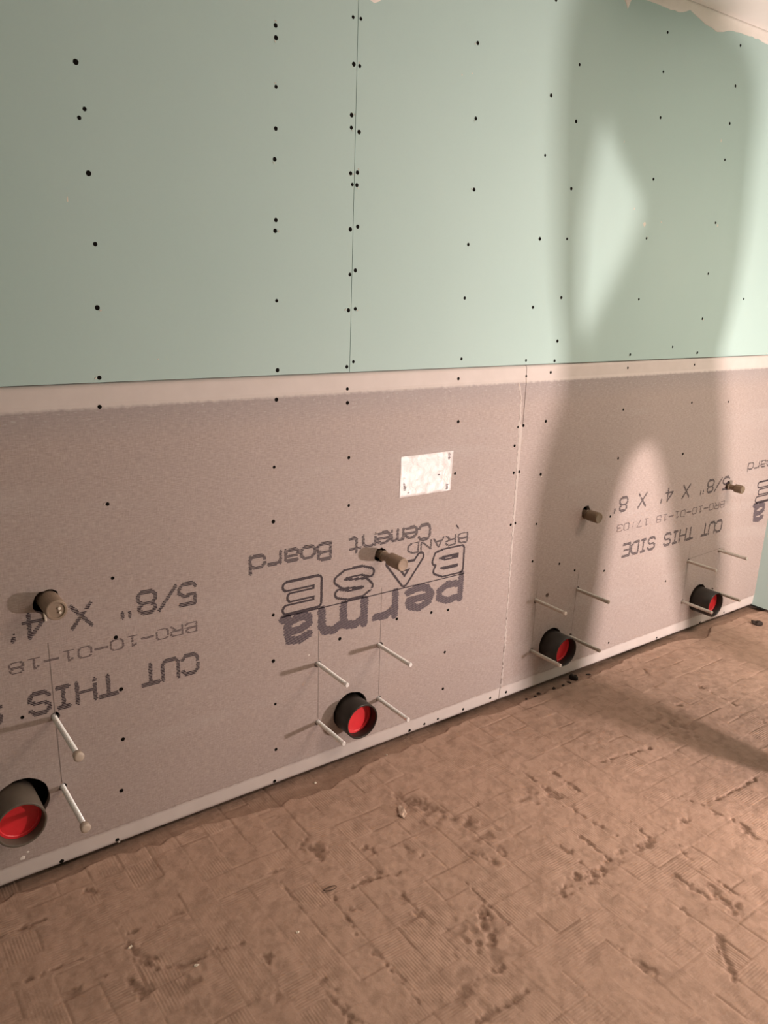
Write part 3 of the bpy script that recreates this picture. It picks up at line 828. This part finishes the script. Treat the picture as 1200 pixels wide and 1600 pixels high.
# ------------------------------------------------------------------ debris on the floor
def fz(x, y): return float(floor_height(np.array([x]), np.array([y]))[0])
def lump(name, x, y, sx, sy, sz, m, label, cat, seed, group=None):
    r = random.Random(seed)
    bm = bmesh.new()
    bmesh.ops.create_icosphere(bm, subdivisions=2, radius=1)
    for v in bm.verts:
        k = r.uniform(.65, 1.15)
        v.co = Vector((v.co.x * sx * k, v.co.y * sy * k, (max(v.co.z, -.5) + .5) * sz * k / 1.2))
    o = obj(name, bm, m, None, False, (x, y, fz(x, y) - .0008))
    o.rotation_euler = (0, 0, r.uniform(0, 3))
    return tag(o, label, cat, group)
lump('debris_chunk', 3.485, -.125, .026, .018, .020, M_DEBRIS, 'black lump of debris on the floor near the green corner', 'debris', 3)
lump('mortar_clump', 2.335, -.012, .020, .010, .020, M_DEBRIS, 'dark clump stuck at the foot of the wall below the drain right of the seam', 'debris', 4)
lump('mortar_clump', 1.258, -.300, .013, .028, .009, plain('pale_mortar', (.50, .37, .29), .9, var=.2, scale=70, bump=.3), 'pale raised lump of mortar at the head of the large scooped gouge', 'mortar lump', 8)
for i, (x, y, lab) in enumerate(((.449, -.335, 'small white chip on the floor at the bend of a curved crack'), (.550, -.468, 'small white chip on the curved crack near the bottom left'),
                                 (.782, -.516, 'tiny white chip alone on the ribbed floor'), (1.402, -.030, 'small white crumb at the foot of the cement board'), (1.13, -.03, 'small white crumb in the broken mortar beside the wall'))):
    lump('plaster_chip', x, y, .007 if i < 2 else .004, .0035, .004, M_CHIP, lab, 'chip', 20 + i, 'white chips on the floor')
for i, (x, y) in enumerate(((2.30, -.02), (2.26, -.025), (2.21, -.022), (2.13, -.02), (2.42, -.016), (2.10, -.03), (2.06, -.024))):
    lump('dirt_crumb', x, y, .010, .006, .005, M_DEBRIS, 'small dark crumb in the row along the wall foot right of the seam', 'debris', 40 + i, 'dark crumbs along the wall foot')
# wire loop
bm = bmesh.new()
pts = []
for i in range(29):
    a = 2 * math.pi * i / 28
    pts.append((.017 * math.cos(a), .006 * math.sin(a), .002 + .0006 * math.sin(2 * a)))
tube(bm, pts, .0011, 6)
o = obj('wire_loop', bm, M_WIRE, None, True, (.920, -.441, fz(.92, -.441) + .0015)); o.rotation_euler = (0, 0, -.15)
tag(o, 'thin dark oval wire loop lying on the floor', 'wire loop')

# ------------------------------------------------------------------ work light and added ambient fill (out of view)
t = empty('work_light', (LAMP.x, LAMP.y, ZF))
tag(t, 'yellow halogen work light on a low stand, out of view to the right', 'lamp')
h = LAMP.z - ZF
bm = bmesh.new()
tube(bm, [(-.16, -.16, .012), (-.16, .16, .012), (.16, .16, .012), (.16, -.16, .012), (-.16, -.16, .012)], .010)
tube(bm, [(-.16, -.10, .012), (-.13, -.10, h - .10), (.13, -.10, h - .10), (.16, -.10, .012)], .010)
obj('stand', bm, M_DARKMET, t)
bm = bmesh.new()
add_box(bm, -.12, .12, -.085, -.075, h - .085, h + .085)
for s in (-1, 1):
    add_box(bm, s * .12 - .004, s * .12 + .004, -.085, -.02, h - .085, h + .085)
    add_box(bm, -.12, .12, -.085, -.02, h + s * .085 - .004, h + s * .085 + .004)
obj('housing', bm, M_YEL, t)
bm = bmesh.new(); tube(bm, [(-.12, -.05, h + .09), (-.12, -.06, h + .15), (.12, -.06, h + .15), (.12, -.05, h + .09)], .007)
obj('handle', bm, M_DARKMET, t)
ld = bpy.data.lights.new('work_light_bulb', 'AREA'); ld.shape = 'RECTANGLE'; ld.size = .15; ld.size_y = .10; ld.energy = LAMP_W; ld.color = LAMP_COL
lo = bpy.data.objects.new('work_light_bulb', ld); lo.location = (0, -.012, h); lo.rotation_euler = (math.radians(115), 0, math.radians(-12)); link(lo, t)

t = empty('ceiling_fill', (2.95, -1.9, ZC))  # unseen panel added to brighten the shadowed wall and the floor
tag(t, 'added flat ceiling panel giving ambient fill, out of view to the right', 'lamp')
bm = bmesh.new(); add_box(bm, -.60, .60, -.30, .30, -.055, -.0005)
obj('fill_housing', bm, M_CEIL, t)
dm = NT('fill_diffuser'); dm.set(Base_Color=(.8, .76, .7, 1), Roughness=.5)
dm.b.inputs['Emission Color'].default_value = (*FILL_COL, 1); dm.b.inputs['Emission Strength'].default_value = 2.5
bm = bmesh.new(); add_box(bm, -.575, .575, -.275, .275, -.0565, -.054)
obj('fill_diffuser', bm, dm.m, t)
ld = bpy.data.lights.new('ceiling_fill_area', 'AREA'); ld.shape = 'RECTANGLE'; ld.size = 1.15; ld.size_y = .55; ld.energy = FILL_W; ld.color = FILL_COL
lo = bpy.data.objects.new('ceiling_fill_area', ld); lo.location = (0, 0, -.058); link(lo, t)

# ------------------------------------------------------------------ person standing between the work light and the wall (only the shadow is in view)
PX, PY = 0.0, -1.0
def skin_body():
    V, Ed, Rr = [], [], []
    def add(p, r, par=None):
        V.append(p); Rr.append(r if isinstance(r, tuple) else (r, r))
        if par is not None: Ed.append((par, len(V) - 1))
        return len(V) - 1
    y = PY
    pel = add((2.655, y, .86), (.195, .13))
    wai = add((2.690, y, 1.02), (.180, .12), pel)
    che = add((2.680, y, 1.20), (.190, .13), wai)
    upc = add((2.590, y, 1.325), (.140, .11), che)
    nek = add((2.510, y, 1.505), .062, upc)
    hd0 = add((2.485, y + .01, 1.555), .072, nek)
    hd1 = add((2.465, y + .012, 1.635), (.086, .100), hd0)
    hd2 = add((2.455, y + .005, 1.715), .070, hd1)
    def arm(pts, inward):
        i = upc
        for (x, yy, z, r) in pts: i = add((x, y + yy, z), r, i)
        x, yy, z, r = pts[-1]
        pm = add((x + inward * .012, y + yy + .012, z - .050), (.040, .022), i)
        px, pz = x + inward * .012, z - .068
        for dx, ln in ((-.028, .045), (-.010, .058), (.008, .055), (.026, .044)):
            b = add((px + dx, y + yy + .014, pz - .008), .0095, pm); c = add((px + dx, y + yy + .024, pz - ln * .6), .0090, b); add((px + dx * .9, y + yy + .016, pz - ln), .0078, c)
        b = add((px + inward * .036, y + yy + .03, pz + .026), .0105, pm); add((px + inward * .044, y + yy + .04, pz - .004), .009, b)
    arm([(2.380, 0, 1.350, .092), (2.372, 0, 1.25, .062), (2.374, -.01, 1.08, .038), (2.380, .02, .97, .034), (2.398, .05, .875, .028)], 1)
    arm([(2.835, 0, 1.310, .092), (2.832, 0, 1.21, .085), (2.862, -.02, 1.04, .072), (2.880, .02, .95, .050), (2.880, .06, .860, .032)], -1)
    # baggy overall legs, feet apart
    for pts, sx in ((((2.540, .77, .170), (2.480, .62, .165), (2.462, .46, .155), (2.465, .27, .145), (2.470, .10, .10)), -1), (((2.785, .77, .165), (2.850, .62, .150), (2.905, .46, .135), (2.965, .28, .115), (3.020, .10, .085)), 1)):
        i = pel
        for x, z, r in pts: i = add((x, y, z), (r, r * .85), i)
        t1 = add((pts[-1][0] + sx * .012, y + .08, .042), (.050, .045), i)
        add((pts[-1][0] + sx * .030, y + .18, .032), (.046, .034), t1)
    me = bpy.data.meshes.new('body_cage')
    me.from_pydata(V, Ed, [])
    o = link(bpy.data.objects.new('body_cage', me))
    o.modifiers.new('skin', 'SKIN')
    for i, sv in enumerate(me.skin_vertices[0].data):
        sv.radius = Rr[i]; sv.use_root = (i == 0); sv.use_loose = False
    ss = o.modifiers.new('sub', 'SUBSURF'); ss.levels = 2; ss.render_levels = 2
    dg = bpy.context.evaluated_depsgraph_get(); dg.update()
    ev = o.evaluated_get(dg)
    m2 = bpy.data.meshes.new_from_object(ev)
    bpy.data.objects.remove(o)
    return m2
M_SHIRT = plain('dark_work_shirt', (.05, .06, .085), .9)
M_JEAN = plain('work_trousers', (.07, .075, .10), .9)
M_SKIN = plain('skin', (.50, .32, .24), .55, var=.06)
M_BOOT = plain('brown_boot_leather', (.09, .055, .03), .6)
M_HAIR = plain('dark_hair', (.03, .02, .015), .7)
pm_ = skin_body()
pm_.name = 'body'
zmin = min(v.co.z for v in pm_.vertices)
for m in (M_SHIRT, M_JEAN, M_SKIN, M_BOOT): pm_.materials.append(m)
for p in pm_.polygons:
    c = p.center; p.use_smooth = True
    arm = c.x < 2.455 or c.x > 2.845
    if c.z > 1.485: i = 2
    elif c.z > .89: i = 0
    elif arm and c.z > .70 and (abs(c.x - 2.41) < .075 or abs(c.x - 2.873) < .075) and c.y > PY + .025: i = 2
    elif c.z > .115: i = 1
    else: i = 3
    p.material_index = i
person = empty('person', (2.66, PY, ZF))
tag(person, 'person in dark work clothes standing with feet apart, out of view on the right', 'person')
bo = link(bpy.data.objects.new('body', pm_), person)
bo.location = (-2.66, -PY, -zmin)
# hair, eyes, nose, mouth, ears: the figure faces the wall
def ell(name, c, r, m, sub=2, cut=None):
    bm = bmesh.new(); bmesh.ops.create_icosphere(bm, subdivisions=sub, radius=1)
    for v in bm.verts: v.co = Vector((v.co.x * r[0], v.co.y * r[1], v.co.z * r[2]))
    if cut is not None:
        bmesh.ops.delete(bm, geom=[v for v in bm.verts if cut(v.co)], context='VERTS')
    o = obj(name, bm, m, person, True, (c[0] - 2.66, c[1] - PY, c[2] - zmin)); return o
hx, hy = 2.463, PY + .005
ell('hair', (hx, hy, 1.630), (.098, .108, .112), M_HAIR, 3, lambda c: (c.z < .025 and c.y > -.02) or c.z < -.04)
for s in (-1, 1):
    ell('eye', (hx + s * .032, hy + .084, 1.645), (.012, .010, .008), M_CHIP)
    ell('ear', (hx + s * .088, hy, 1.630), (.010, .020, .032), M_SKIN)
ell('nose', (hx, hy + .100, 1.617), (.014, .020, .024), M_SKIN)
ell('mouth', (hx, hy + .090, 1.577), (.024, .010, .007), M_RED)
